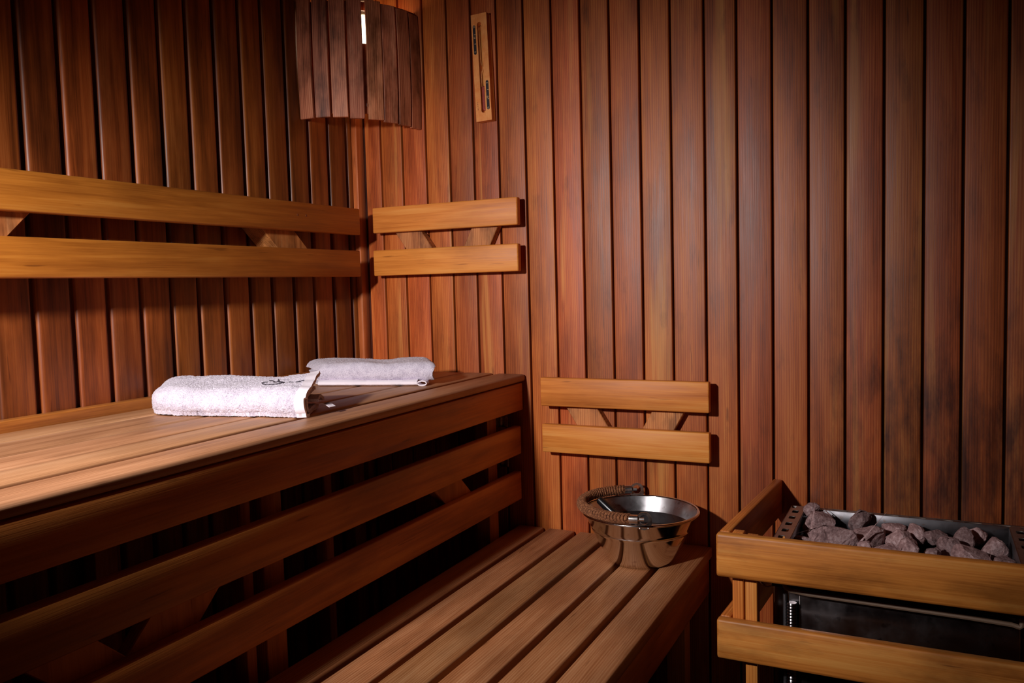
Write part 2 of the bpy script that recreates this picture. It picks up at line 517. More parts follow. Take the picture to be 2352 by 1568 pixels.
xj = [0.0885, 0.1619, 0.2407, 0.3174, 0.3928, 0.4698, 0.5487, 0.6277, 0.7065, 0.7838, 0.8615, 0.9379, 1.0191, 1.0947,
      1.1742, 1.2525, 1.3307, 1.4090, 1.4872, 1.5613, 1.6420]
while xj[-1] < RX - 0.09: xj.append(xj[-1] + 0.078)
edges = [0.034] + xj + [RX - 0.003]
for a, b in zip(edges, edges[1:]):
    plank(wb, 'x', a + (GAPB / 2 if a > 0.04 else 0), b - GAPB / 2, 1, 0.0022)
yj = [-0.0455, -0.1276, -0.2102, -0.2911, -0.3732, -0.4504, -0.5328, -0.6141, -0.6914, -0.7714, -0.8518, -0.9304, -1.0111]
while yj[-1] > FY + 0.09: yj.append(yj[-1] - 0.0803)
edges = [-0.001] + yj + [FY + 0.003]
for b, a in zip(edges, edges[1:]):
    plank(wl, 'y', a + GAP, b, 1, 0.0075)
for i in range(34):
    y = -0.012 - i * 0.08
    if y - 0.08 > FY: plank(wr, 'y', y - 0.08 + GAP, y, -1)
for i in range(25):
    x = 0.02 + i * 0.08
    plank(wf, 'x', x, x + 0.08 - GAP, -1)
tr = struct(box('trim_1', m_trim, None, (0.0008, -0.0215, 0.0), (0.0205, DEP, H), 0.003), 'reddish wooden moulding strip running up the corner')

# ------------------------------------------------------------------ upper bench
ZU = 0.8626
YE = -2.45
ub = tag(empty('sauna_bench', (0.27, -1.2, 0)), 'upper wooden slatted bench running along the left wall under the white towels', 'bench')
def rel(parent, name, mat, lo, hi, bev=0.003, seg=2):
    o = box(name, mat, parent, lo, hi, bev, seg)
    o.location = o.location - parent.location
    return o
for a, b in ((0.031, 0.1175), (0.1245, 0.2375), (0.2490, 0.3430), (0.3510, 0.4340), (0.4500, 0.5335)):
    rel(ub, 'slat', m_ben_y, (a, YE, ZU - 0.0195), (b, -0.004, ZU), 0.007 if b > 0.5 else 0.0035, 3)
for a, b in ((0.100, 0.142), (0.222, 0.264), (0.326, 0.368), (0.420, 0.464)):
    rel(ub, 'leak_blocker', m_fas_y, (a, YE, ZU - 0.056), (b, -0.006, ZU - 0.0265), 0.002)  # added under the slat gaps to stop light leaking below the bench
struct(box('trim_2', m_fas_y, None, (0.001, YE, ZU - 0.02), (0.0295, -0.024, ZU + 0.0205), 0.003), 'narrow wooden lath along the left wall behind the upper bench')
rel(ub, 'fascia_board', m_fas_y, (0.5, YE, 0.766), (0.525, -0.006, 0.8388), 0.003)
for y in (-0.10, -0.92, -1.70, -2.35):
    rel(ub, 'crossbar', m_fas_x, (0.002, y - 0.025, 0.782), (0.498, y + 0.025, ZU - 0.0565), 0.002)
    rel(ub, 'post', m_fas_z, (0.44, y - 0.025, 0.0), (0.478, y + 0.025, 0.7815), 0.002)
    rel(ub, 'post', m_fas_z, (0.005, y - 0.025, 0.0), (0.043, y + 0.025, 0.7815), 0.002)
rel(ub, 'bracing_post', m_fas_z, (0.44, -0.985, 0.0), (0.47, -0.962, ZU - 0.021), 0.002)
rel(ub, 'bracing_post', m_fas_z, (0.30, -0.60, 0.0), (0.33, -0.575, ZU - 0.021), 0.002)
# small zinc angle brackets fixing the bench to the end wall
for z in (0.735, 0.625):
    rel(ub, 'angle_bracket', m_ear, (0.45, -0.004, z - 0.02), (0.475, -0.001, z + 0.02), 0.0008, 1)
    rel(ub, 'angle_bracket', m_ear, (0.45, -0.05, z - 0.02), (0.453, -0.004, z + 0.02), 0.0008, 1)

# ------------------------------------------------------------------ lower bench
ZL = 0.45
lb = tag(empty('sauna_bench', (0.77, -1.2, 0)), 'lower wooden slatted bench carrying the steel bucket', 'bench')
g = 0.0072
ed = [0.4985, 0.5858, 0.6745, 0.7660, 0.8569, 0.9448, 1.0296 + g]
for a, b in zip(ed, ed[1:]):
    rel(lb, 'slat', m_low_y, (a + g, YE + 0.35, ZL - 0.026), (b - g, -0.006, ZL), 0.0045, 3)
rel(lb, 'fascia_board', m_fas_y, (0.998, YE + 0.35, 0.335), (1.022, -0.006, 0.4195), 0.003)
for x in (0.5858, 0.6745, 0.7660, 0.8569, 0.9448):
    rel(lb, 'leak_blocker', m_fas_y, (x - 0.018, YE + 0.36, 0.385), (x + 0.030, -0.008, 0.4145), 0.002)  # added strips that keep light through the gaps off the posts
for y in (-0.10, -0.92, -1.70, -2.05):
    rel(lb, 'crossbar', m_fas_x, (0.52, y - 0.024, 0.34), (0.996, y + 0.024, 0.3845), 0.002)
    rel(lb, 'post', m_fas_z, (0.945, y - 0.024, 0.0), (0.99, y + 0.024, 0.3395), 0.002)
    rel(lb, 'post', m_fas_z, (0.53, y - 0.024, 0.0), (0.57, y + 0.024, 0.3395), 0.002)

# ------------------------------------------------------------------ backrests
def skew_board(parent, mat, u0, u1, du, z0, z1, d0, d1, axis, face):
    """diagonal bracket: parallelogram between z1 (top, u0..u1) and z0 (bottom, shifted by du)"""
    bm = bmesh.new()
    vs = []
    for d in (d0, d1):
        for u, z in ((u0, z1), (u1, z1), (u1 + du, z0), (u0 + du, z0)):
            vs.append(bm.verts.new((u, -d, z) if axis == 'x' else (face + d, u, z)))
    for f in ((0, 1, 2, 3), (7, 6, 5, 4), (0, 4, 5, 1), (1, 5, 6, 2), (2, 6, 7, 3), (3, 7, 4, 0)):
        bm.faces.new([vs[i] for i in f])
    bmesh.ops.recalc_face_normals(bm, faces=bm.faces[:])
    bmesh.ops.bevel(bm, geom=bm.edges[:], offset=0.0015, segments=1, affect='EDGES')
    loc = parent.location
    for v in bm.verts: v.co -= loc
    c = sum((v.co for v in bm.verts), Vector()) / len(bm.verts)
    for v in bm.verts: v.co -= c
    o = link_mesh('bracket', bm, mat, parent, c)
    return o

def screws(parent, pts, nrm):
    for p in pts:
        bm = bm_lathe([(0.0, 0.0008), (0.0028, 0.0006), (0.0034, 0.0)], 10)
        o = link_mesh('screw_plug', bm, m_print, parent, Vector(p) - parent.location, nrm)

# on the back wall, above the upper bench
b1 = tag(empty('backrest', (0.317, 0, 1.23)), 'short two-plank wooden backrest on the back wall above the upper bench, next to the corner', 'backrest')
D1 = 0.047
rel(b1, 'plank', m_bak_x, (0.0845, -D1, 1.2575), (0.5415, -D1 + 0.021, 1.3288), 0.003)
rel(b1, 'plank', m_bak_x, (0.0825, -D1, 1.1367), (0.5405, -D1 + 0.021, 1.2088), 0.003)
skew_board(b1, m_brk, 0.105, 0.191, 0.120, 1.148, 1.315, 0.0005, D1 - 0.0215, 'x', 0)
skew_board(b1, m_brk, 0.422, 0.502, -0.085, 1.148, 1.315, 0.0005, D1 - 0.0215, 'x', 0)
# on the back wall, above the lower bench
b2 = tag(empty('backrest', (0.82, 0, 0.763)), 'short two-plank wooden backrest low on the back wall above the steel bucket', 'backrest')
rel(b2, 'plank', m_bak_x, (0.5955, -D1, 0.7850), (1.0342, -D1 + 0.021, 0.8590), 0.003)
rel(b2, 'plank', m_bak_x, (0.5975, -D1, 0.6640), (1.0345, -D1 + 0.021, 0.7372), 0.003)
skew_board(b2, m_brk, 0.616, 0.702, 0.106, 0.680, 0.848, 0.0005, D1 - 0.0215, 'x', 0)
skew_board(b2, m_brk, 0.926, 1.006, -0.094, 0.680, 0.848, 0.0005, D1 - 0.0215, 'x', 0)
# along the left wall
DL = 0.085
b3 = tag(empty('backrest', (0, -1.1, 1.228)), 'long two-plank wooden backrest running along the left wall', 'backrest')
rel(b3, 'plank', m_bak_y, (DL - 0.022, -2.2, 1.2505), (DL, -0.1055, 1.3225), 0.003)
rel(b3, 'plank', m_bak_y, (DL - 0.022, -2.2, 1.1350), (DL, -0.110, 1.2070), 0.003)
for y0, dd in ((-0.529, 0.18), (-1.100, -0.163), (-1.80, 0.16)):
    skew_board(b3, m_brk, y0, y0 + 0.114, dd, 1.147, 1.310, 0.0005, DL - 0.0225, 'y', 0)
screws(b3, [(DL, -0.362, 1.29), (DL, -0.33, 1.29)], (0, R(90), 0))
# front of the upper bench, serving the lower one
b4 = tag(empty('backrest', (0.5, -1.1, 0.626)), 'long two-plank wooden backrest below the upper bench front, behind the lower bench', 'backrest')
rel(b4, 'plank', m_fas_y, (0.503, -2.35, 0.6496), (0.525, -0.022, 0.7245), 0.003)
rel(b4, 'plank', m_fas_y, (0.503, -2.35, 0.5271), (0.525, -0.026, 0.6027), 0.003)
for y0, y1, dd in ((-1.126, -0.9935, -0.18), (-0.507, -0.383, 0.19), (-1.458, -1.356, 0.18), (-2.1, -1.98, -0.18)):
    skew_board(b4, m_fas_z, y0, y1, dd, 0.54, 0.71, 0.4795, 0.5025, 'y', 0)

# ------------------------------------------------------------------ corner lamp with slatted shade
lamp = tag(empty('corner_lamp', (0.0, 0.0, 1.55)), 'corner wall lamp behind a curved shade of dark smoked wooden slats', 'lamp')
RS = 0.235
Z0, Z1 = 1.553, 1.862
bulb_c = Vector((0.099, -0.079, 1.80))
nS = 8
random.seed(5)
for i in range(nS):
    a = (i + 0.5) / nS * R(90)
    if i == 3: a -= R(0.5)
    if i == 4: a += R(0.7)
    wd = 0.0400 + random.uniform(-0.0012, 0.0012)
    rs = RS - 0.003 - 0.010 * i / 7
    bm = bmesh.new()
    n = 8
    rows = []
    th = 0.009
    dz = random.uniform(-0.002, 0.002) - 0.014 * (i / 7) ** 2
    for k in range(n + 1):
        t = k / n
        z = Z0 + dz + (Z1 - Z0) * t - 1.55
        bow = 0.004 * (1 - (2 * t - 1) ** 2) - 0.002
        row = []
        for s, d in ((-wd / 2, 0), (wd / 2, 0), (wd / 2, th), (-wd / 2, th)):
            row.append(bm.verts.new((s, -bow - d, z)))
        rows.append(row)
    for A, B in zip(rows, rows[1:]):
        for k in range(4):
            bm.faces.new((A[k], A[(k + 1) % 4], B[(k + 1) % 4], B[k]))
    bm.faces.new(rows[0]); bm.faces.new(rows[-1])
    bmesh.ops.recalc_face_normals(bm, faces=bm.faces[:])
    es = [e for e in bm.edges if len(e.link_faces) == 2 and e.calc_face_angle() > 1.0]
    bmesh.ops.bevel(bm, geom=es, offset=0.0012, segments=1, affect='EDGES')
    o = link_mesh('slat', bm, m_shade, lamp, (math.sin(a) * rs, -math.cos(a) * rs, 0), (0, 0, a))
for i in range(1, nS):
    a = i / nS * R(90)
    zt = 1.748 if i == 4 else Z1 - 0.006
    rs = RS - 0.0075 - 0.010 * i / 7
    bm = bm_box((-0.008, -0.002, Z0 + 0.012 - 1.55), (0.008, 0.002, zt - 1.55), 0.0006, 1)
    link_mesh('bulb_blocker', bm, m_shade, lamp, (math.sin(a) * rs, -math.cos(a) * rs, 0), (0, 0, a))  # added behind the shade gaps to block the bulb's glow
for z in (1.590, 1.846):
    pr = []
    bm = bmesh.new()
    rings = []
    for k in range(17):
        a = R(0.6) + (R(88.8)) * k / 16
        ring = []
        for rr, zz in ((RS - 0.024, -0.011), (RS - 0.0165, -0.011), (RS - 0.0165, 0.011), (RS - 0.024, 0.011)):
            ring.append(bm.verts.new((math.sin(a) * rr, -math.cos(a) * rr, z + zz - 1.55)))
        rings.append(ring)
    for A, B in zip(rings, rings[1:]):
        for k in range(4):
            bm.faces.new((A[k], A[(k + 1) % 4], B[(k + 1) % 4], B[k]))
    bm.faces.new(rings[0]); bm.faces.new(rings[-1])
    bmesh.ops.recalc_face_normals(bm, faces=bm.faces[:])
    link_mesh('hoop', bm, m_shade, lamp)
prof = [(0.0, -0.047)]
for k in range(1, 12):
    a = -math.pi / 2 + math.pi * 0.86 * k / 11
    prof.append((0.047 * math.cos(a), 0.047 * math.sin(a)))
bm = bm_lathe(prof + [(0.014, 0.05), (0.0, 0.05)], 24)
link_mesh('bulb', bm, m_bulb, lamp, bulb_c - Vector((0, 0, 1.55)), smooth=True)
bm = bm_lathe([(0.0, 0.048), (0.021, 0.048), (0.021, 0.075), (0.032, 0.080), (0.032, 0.092), (0.0, 0.092)], 24)
sk = link_mesh('socket', bm, m_base, lamp, bulb_c - Vector((0, 0, 1.55)), smooth=True)
bm = bm_tube([bulb_c + Vector((0, 0, 0.086)), bulb_c + Vector((-0.03, 0.03, 0.088)), (0.024, -0.003, 1.888)], 0.008, 8)
for v in bm.verts: v.co -= Vector((0, 0, 1.55))
link_mesh('socket_arm', bm, m_base, lamp)
bm = bm_box((-0.0012, -0.0012, -0.004), (0.0012, 0.0012, 0.004), 0.0004, 1)
a = R(45)
link_mesh('staple', bm, m_staple, lamp, (math.sin(a) * (RS + 0.003), -math.cos(a) * (RS + 0.003), 1.585 - 1.55))

# ------------------------------------------------------------------ sand timer
TW, TH_, TD = 0.0465, 0.2785, 0.026
tm = tag(empty('sand_timer', (0.4375, -0.0005, 1.676)), 'wooden wall sand timer with glass tube and pink sand on the back wall', 'timer')
tm.rotation_euler = (0, R(-1.7), 0)
rx90 = (R(90), 0, 0)
slot = stadium(0.0, 0.0, 0.0128, 0.236)
outer = [(-TW / 2, -TH_ / 2), (TW / 2, -TH_ / 2), (TW / 2, TH_ / 2), (-TW / 2, TH_ / 2)]
me = curve_mesh('body', [outer, list(reversed(slot))], 0.0085)
link_data('body', me, m_timer, tm, (0, -0.0175, 0), rx90)
box('back_plate', m_timer, tm, (-TW / 2 + 0.0005, -0.0088, -TH_ / 2 + 0.0005), (TW / 2 - 0.0005, -0.0002, TH_ / 2 - 0.0005), 0.0006, 1)
def tube_prof():
    P = []
    for k in range(41):
        z = -0.113 + 0.226 * k / 40
        az = abs(z)
        r = 0.0050
        if az < 0.016: r = 0.0011 + (0.0050 - 0.0011) * (0.5 - 0.5 * math.cos(math.pi * az / 0.016))
        if az > 0.108: r = 0.0050 * math.sqrt(max(0.0, 1 - ((az - 0.108) / 0.005) ** 2))
        P.append((max(r, 0.0), z))
    return P
bm = bm_lathe(tube_prof(), 20)
gl = link_mesh('glass_tube', bm, m_glass, tm, (0.0, -0.0185, 0), smooth=True)
bm = bm_lathe([(0.0, -0.1115), (0.0028, -0.1105), (0.0041, -0.107), (0.0043, -0.100), (0.0043, -0.050), (0.0, -0.047)], 20)
link_mesh('sand', bm, m_sand, tm, (0.0, -0.0185, 0), smooth=True)
for sx, cz, digs in ((-0.0150, 0.0735, ((0.034, '15'), (0.006, '10'), (-0.031, '5'))), (0.0150, -0.0735, ((-0.034, '15'), (-0.006, '10'), (0.031, '5')))):
    me = curve_mesh('scale_plate', [stadium(0, 0, 0.0078, 0.076)], 0.0004)
    pl = link_data('scale_plate', me, m_plate, tm, (sx, -0.0263, cz), rx90)
    for dz in (0.0135, -0.0105):
        box('scale_tick', m_mark, pl, (-0.0008, dz - 0.0007, 0.0002), (0.0038, dz + 0.0007, 0.0008), 0.0002, 1)
    for dz, s in digs:
        t = text_mesh('scale_number', s, 0.0062)
        link_data('scale_number', t, m_mark, pl, (0, dz, 0.0005), (0, 0, R(-90 if sx < 0 else 90)))
for k, hgt in enumerate((0.0022, 0.0038, 0.0022, 0.0022, 0.0030)):
    z0 = -0.090 - (0, 0.0046, 0.0092, 0.0136, 0.0178)[k]
    box('print_mark', m_print, tm, (-0.0168, -0.0262, z0 - hgt / 2), (-0.0152, -0.0259, z0 + hgt / 2), 0.0)

# ------------------------------------------------------------------ towels
def fbm(p, sc, o=3):
    return noise.fractal(Vector(p) * sc, 1.0, 2.0, o)

def thicken(bm, grid, thick):
    """give a vertex grid real thickness by a second layer along the normals"""
    bm.normal_update()
    top = [[bm.verts.new(v.co + v.normal * thick) for v in row] for row in grid]
    ni, nj = len(grid), len(grid[0])
    for f in list(bm.faces): pass
    for i in range(ni - 1):
        for j in range(nj - 1):
            bm.faces.new((top[i][j], top[i][j + 1], top[i + 1][j + 1], top[i + 1][j]))
    for i in range(ni - 1):
        for j in (0, nj - 1):
            bm.faces.new((grid[i][j], top[i][j], top[i + 1][j], grid[i + 1][j]))
    for j in range(nj - 1):
        for i in (0, ni - 1):
            bm.faces.new((grid[i][j], grid[i][j + 1], top[i][j + 1], top[i][j]))
    bmesh.ops.recalc_face_normals(bm, faces=bm.faces[:])
    bm.normal_update()

def sheet(prof_fn, u0, u1, nu, ns, thick, amp, seed, fuzz=0.0011):
    """cloth swept along u; prof_fn(t, u) -> (v, w); returns bmesh with thickness"""
    bm = bmesh.new()
    grid = []
    for i in range(nu + 1):
        fu = i / nu
        row = []
        for j in range(ns + 1):
            t = j / ns
            u, v, w_ = prof_fn(t, fu)
            u = u0 + (u1 - u0) * fu + u
            q = Vector((u, v, w_)) + Vector((seed, seed * 1.7, 0))
            n1 = fbm(q, 14, 2) * amp
            w2 = w_ + n1 * (0.4 + 0.6 * min(1, max(0, w_) / 0.03))
            v2 = v + fbm(q + Vector((9, 0, 0)), 14, 2) * amp
            row.append(bm.verts.new((u + fbm(q + Vector((0, 7, 0)), 18, 2) * amp * 0.6, v2, w2)))
        grid.append(row)
    for i in range(nu):
        for j in range(ns):
            bm.faces.new((grid[i][j], grid[i + 1][j], grid[i + 1][j + 1], grid[i][j + 1]))
    thicken(bm, grid, thick)
    if fuzz:
        offs = []
        for v in bm.verts:
            h = noise.noise(v.co * 330.0 + Vector((seed, 0, 0))) + 0.6 * noise.noise(v.co * 700.0)
            offs.append(v.normal * h * fuzz)
        for v, d in zip(bm.verts, offs): v.co += d
    return bm

def c_profile(h, depth, rfront, back_bottom=0.9, lift=0.0, wmin=0.0045):
    """open C seen from the end: bottom layer, rounded front fold, top layer. t 0..1"""
    def fn(t):
        Lb = depth * back_bottom; La = math.pi * h / 2; Lt = depth
        s = t * (Lb + La + Lt)
        if s < Lb: return (Lb - s + h / 2, 0.0)
        s -= Lb
        if s < La:
            a = -math.pi / 2 - s / La * math.pi
            return (h / 2 + rfront * math.cos(a), h / 2 + h / 2 * math.sin(a))
        s -= La
        return (h / 2 + s, h + lift * (s / Lt))
    return fn

# front towel
U1 = Vector((0.977, 0.213, 0)).normalized(); ang1 = math.atan2(U1.y, U1.x)
t1 = tag(empty('folded_towel', (0.122, -0.872, ZU), ang1), 'white folded towel with dark embroidery, larger and nearer of the two on the bench', 'towel')
L1, DEP1, H1 = 0.343, 0.128, 0.047
cp = c_profile(H1, DEP1, 0.026, 0.85, 0.006)
def prof1(t, fu):
    v, w_ = cp(t)
    # rounded, closed left end; the open right end flares up at its back corner
    e = min(1.0, fu / 0.16)
    sq = math.sqrt(max(0.0, 1 - (1 - e) ** 2))
    k = 0.30 + 0.70 * sq
    w_ = 0.0040 + w_ * k + (1 - k) * 0.012
    v = v + (1 - sq) * 0.03 * (1 - min(1, v / 0.1))
    du = -(1 - 0) * 0.0
    back = min(1, max(0, (v - 0.03) / 0.14)); top = 1 if t > 0.5 else 0
    flare = max(0, (fu - 0.72) / 0.28) ** 2
    w_ += top * flare * back * 0.013
    du += flare * top * 0.004
    if not top and w_ < 0.012: w_ = 0.0065
    du -= (0.56 - 0.22 * fu) * max(0.0, v - 0.012) + (1 - sq) * -0.006
    return du, v, w_
bm = sheet(prof1, 0.0, L1, 200, 180, 0.005, 0.0042, 3.1, 0.0015)
body1 = link_mesh('terry_layer', bm, m_towel, t1, smooth=True)
# inner folds
ci = c_profile(H1 - 0.018, DEP1 - 0.045, 0.014, 0.9)
def prof1b(t, fu):
    v, w_ = ci(t)
    e = min(1.0, fu / 0.2); k = 0.4 + 0.6 * math.sqrt(max(0, 1 - (1 - e) ** 2))
    return -(0.56 - 0.22 * fu) * v, v + 0.016, 0.013 + w_ * k * (1 - 0.25 * max(0, fu - 0.7))
bm = sheet(prof1b, 0.03, L1 - 0.002, 60, 70, 0.006, 0.003, 5.7)
link_mesh('inner_fold', bm, m_towel, t1, smooth=True)
def prof1c(t, fu):
    return -(0.56 - 0.22 * fu) * (0.045 + 0.075 * t), 0.045 + 0.075 * t, 0.024 + 0.005 * math.sin(t * 5)
bm = sheet(prof1c, 0.04, L1 + 0.020, 50, 30, 0.006, 0.002, 8.2)
link_mesh('inner_fold', bm, m_towel, t1, smooth=True)
# woven hem band around the open end
def prof1h(t, fu):
    tt = 0.30 + t * 0.698
    return prof1(tt, 0.945 + 0.0548 * fu)
bm = sheet(prof1h, L1 * 0.945, L1 * 0.9998 + 0.0006, 10, 130, 0.0064, 0.0042, 3.1, 0.0002)
# follow the same wrinkles as the terry layer
hem = link_mesh('hem_band', bm, m_hem, t1, smooth=True)
# care tag
bm = bmesh.new()
vs = []
for i in range(7):
    t = i / 6
    for j in (0, 1):
        vs.append(bm.verts.new((0.0 + 0.032 * t, -0.009 + 0.018 * j, 0.004 * math.sin(t * 3.0) - 0.006 * t)))
for i in range(6):
    bm.faces.new((vs[2 * i], vs[2 * i + 2], vs[2 * i + 3], vs[2 * i + 1]))
thicken(bm, [[vs[2 * i], vs[2 * i + 1]] for i in range(7)], 0.0007)
ct = link_mesh('care_tag', bm, m_hem, t1, (L1 - 0.004, 0.066, 0.019), (0, 0, R(-14)), smooth=True)
for k in range(3):
    box('tag_print', m_thread, ct, (0.012, -0.005 + k * 0.004, 0.0012), (0.026, -0.004 + k * 0.004, 0.0018), 0.0)
# embroidery: a loose flourish and a short word-like stroke
def top1(u, v):
    fu = u / L1
    # find t on top layer for this v
    best = None
    for k in range(60, 101):
        t = k / 100
        du, vv, ww = prof1(t, fu)
        if best is None or abs(vv - v) < best[0]: best = (abs(vv - v), t)
    du, vv, ww = prof1(best[1], fu)
    q = Vector((u, vv, ww)) + Vector((3.1, 3.1 * 1.7, 0))
    return ww + fbm(q, 14, 2) * 0.0042 + 0.0066
def stroke(pts, r=0.0008):
    P = []
    for (u, v) in pts: P.append((u, v, top1(u, v)))
    bm = bm_tube(P, r, 5)
    link_mesh('embroidery', bm, m_thread, body1, smooth=True)
EU, EV = 0.245, 0.060
def ecur(fn, n=14, r=0.0008): stroke([fn(k / n) for k in range(n + 1)], r)
ecur(lambda t: (EU - 0.022 + 0.040 * t, EV + 0.022 - 0.020 * t + 0.006 * math.sin(t * 9)))
ecur(lambda t: (EU - 0.012 + 0.034 * t, EV + 0.036 - 0.040 * t + 0.004 * math.sin(t * 12 + 1)))
ecur(lambda t: (EU + 0.002 + 0.022 * math.cos(t * 4.2 + 2.5), EV - 0.004 + 0.018 * math.sin(t * 4.2 + 2.5)))
ecur(lambda t: (EU + 0.004 + 0.020 * t, EV + 0.012 - 0.030 * t + 0.018 * t * t))
ecur(lambda t: (EU + 0.028 + 0.010 * t, EV + 0.010 + 0.002 * math.sin(t * 6)), 6)
for k in range(3):
    ecur(lambda t, k=k: (EU + 0.047 + 0.010 * t + 0.002 * k, EV + 0.004 + 0.007 * k + 0.010 * t), 6, 0.0011)

# rear towel
U2_ = Vector((0.960, 0.278, 0)).normalized(); ang2 = math.atan2(U2_.y, U2_.x)
t2 = tag(empty('folded_towel', (0.139, -0.380, ZU), ang2), 'white folded towel near the corner, smaller and farther of the two on the bench', 'towel')
L2, H2 = 0.298, 0.036
c2 = c_profile(H2, 0.105, 0.019, 0.85, 0.002)
def prof2(t, fu):
    v, w_ = c2(t)
    e = min(1.0, fu / 0.10); k = 0.55 + 0.45 * math.sqrt(max(0, 1 - (1 - e) ** 2))
    e2 = min(1.0, (1 - fu) / 0.05); k *= 0.80 + 0.20 * math.sqrt(max(0, 1 - (1 - e2) ** 2))
    sag = 0.004 * math.exp(-((fu - 0.62) / 0.16) ** 2)
    top = 1 if t > 0.5 else 0
    return -(0.72 - 0.30 * fu) * max(0.0, v - 0.01), v + 0.006, 0.0155 + w_ * k - sag * top * min(1, v / 0.05)
bm = sheet(prof2, 0.0, L2, 150, 120, 0.005, 0.0028, 12.4)
link_mesh('terry_layer', bm, m_towel, t2, smooth=True)
def prof2b(t, fu):
    e = min(1.0, fu / 0.1)
    return -(0.72 - 0.30 * fu) * (0.01 + 0.085 * t), 0.012 + 0.085 * t, 0.020 + (H2 - 0.016) * 0.5 * e
bm = sheet(prof2b, 0.01, L2 - 0.004, 60, 40, 0.012, 0.002, 14.4)
link_mesh('inner_fold', bm, m_towel, t2, smooth=True)
# flat bottom layer ending in a small loop of hem
c3 = c_profile(0.0075, 0.105, 0.004, 0.9)
def prof2c(t, fu):
    v, w_ = c3(t)
    top = 1 if t > 0.5 else 0
    return -(0.72 - 0.30 * fu) * max(0.0, v - 0.01), v - 0.006, 0.0040 + w_ + 0.0015 * top * math.sin(fu * 7)
bm = sheet(prof2c, 0.006, L2 - 0.038, 70, 60, 0.003, 0.0008, 16.1, 0.0006)
link_mesh('bottom_layer', bm, m_hem, t2, smooth=True)
P = []
for k in range(15):
    a = R(200) - R(400) * k / 14
    P.append((L2 - 0.036 + 0.010 + 0.010 * math.cos(a), -0.004, 0.0068 + 0.0042 * math.sin(a)))
bm = bmesh.new(); rows = []
for x, y, z in P: rows.append([bm.verts.new((x, y + dy, z)) for dy in (-0.003, 0.02)])
for A, B in zip(rows, rows[1:]): bm.faces.new((A[0], B[0], B[1], A[1]))
thicken(bm, rows, 0.0026)
link_mesh('hem_loop', bm, m_hem, t2, smooth=True)

# ------------------------------------------------------------------ bucket
BC = Vector((0.897, -0.158, ZL + 0.0006))
bk = tag(empty('steel_bucket', BC), 'shiny steel sauna bucket with rope-wrapped handle on the lower bench', 'bucket')
RB, RT, BH = 0.0755, 0.1325, 0.117
def rad(z): return RB + (RT - RB) * (z / BH) ** 0.92
outp = [(0.0, 0.0), (RB - 0.004, 0.0), (RB, 0.003)]
for k in range(1, 24):
    z = 0.003 + (BH - 0.006) * k / 23
    r = rad(z)
    for zb in (0.077,):
        dz = (z - zb) / 0.0028
        r += 0.0016 * math.exp(-dz * dz)
    outp.append((r, z))
for z in (0.0725, 0.0745, 0.076, 0.077, 0.078, 0.0795, 0.0815):
    outp.append((rad(z) + 0.0016 * math.exp(-((z - 0.077) / 0.0020) ** 2), z))
outp.sort(key=lambda q: q[1])
rim = []
for k in range(9):
    a = -math.pi / 2 + math.pi * 1.25 * k / 8
    rim.append((RT + 0.0005 + 0.0036 * math.cos(a), BH - 0.001 + 0.0036 * math.sin(a)))
bm = bm_lathe(outp + rim, 96)
link_mesh('outer_shell', bm, m_steel, bk, smooth=True)
inp = []
for k in range(20):
    z = BH - 0.001 - (BH - 0.005) * k / 19
    inp.append((rad(z) - 0.0016, z))
bm = bm_lathe(inp + [(0.0, 0.004)], 96)
link_mesh('inner_shell', bm, m_steel_in, bk, smooth=True)
ZW = 0.083
bm = bm_lathe([(0.0, ZW), (0.03, ZW), (0.06, ZW), (rad(ZW) - 0.0018, ZW)], 96)
bm2 = bm
link_mesh('water', bm2, m_water, bk, smooth=True)
# ears: axis of the handle
ef = Vector((0.945 - BC.x, -0.282 - BC.y, 0)).normalized()
ez = Vector((0, 0, 1)); es_ = ez.cross(ef)   # es_ points to one side
side = -es_ if es_.x > 0 else es_
hub_r = RT + 0.0015
for sgn in (1, -1):
    base = ef * sgn * hub_r
    M3 = Matrix((side, ef * sgn, ez)).transposed().to_4x4()
    # ear plate riveted under the rim, with a loop above it
    loop_o = stadium(0, 0.012, 0.034, 0.040); loop_i = stadium(0, 0.0155, 0.019, 0.022)
    me = curve_mesh('ear', [loop_o, list(reversed(loop_i))], 0.0011)
    me.transform(Matrix.Rotation(R(90), 4, 'X'))
    me.transform(M3)
    link_data('ear', me, m_ear, bk, base + Vector((0, 0, BH)))
    # rivets
    for k in (-1, 1):
        bm = bmesh.new()
        bmesh.ops.create_uvsphere(bm, u_segments=10, v_segments=6, radius=0.0028)
        link_mesh('rivet', bm, m_ear, bk, base + side * (0.009 * k) + ef * sgn * 0.0012 + Vector((0, 0, BH - 0.004)), smooth=True)
# handle: half ring folded over to the left, resting just above the rim
HR = RT + 0.001
def hp(a, lift=0.0):
    # a from 0 (front ear) to pi (rear ear)
    s = math.sin(a)
    return ef * (HR * math.cos(a)) + side * (HR * 1.02 * s) + ez * (BH + 0.0155 + 0.001 * s + lift)
core = [hp(math.pi * k / 48) for k in range(49)]
bm = bm_tube(core, 0.0040, 8)
hd = link_mesh('handle_bar', bm, m_ear, bk, smooth=True)
# clamps at both rope ends
for a0, a1 in ((0.10, 0.235), (math.pi - 0.235, math.pi - 0.10)):
    bm = bm_tube([hp(a0 + (a1 - a0) * k / 4) for k in range(5)], 0.0098, 14)
    link_mesh('handle_clamp', bm, m_ear, bk, smooth=True)
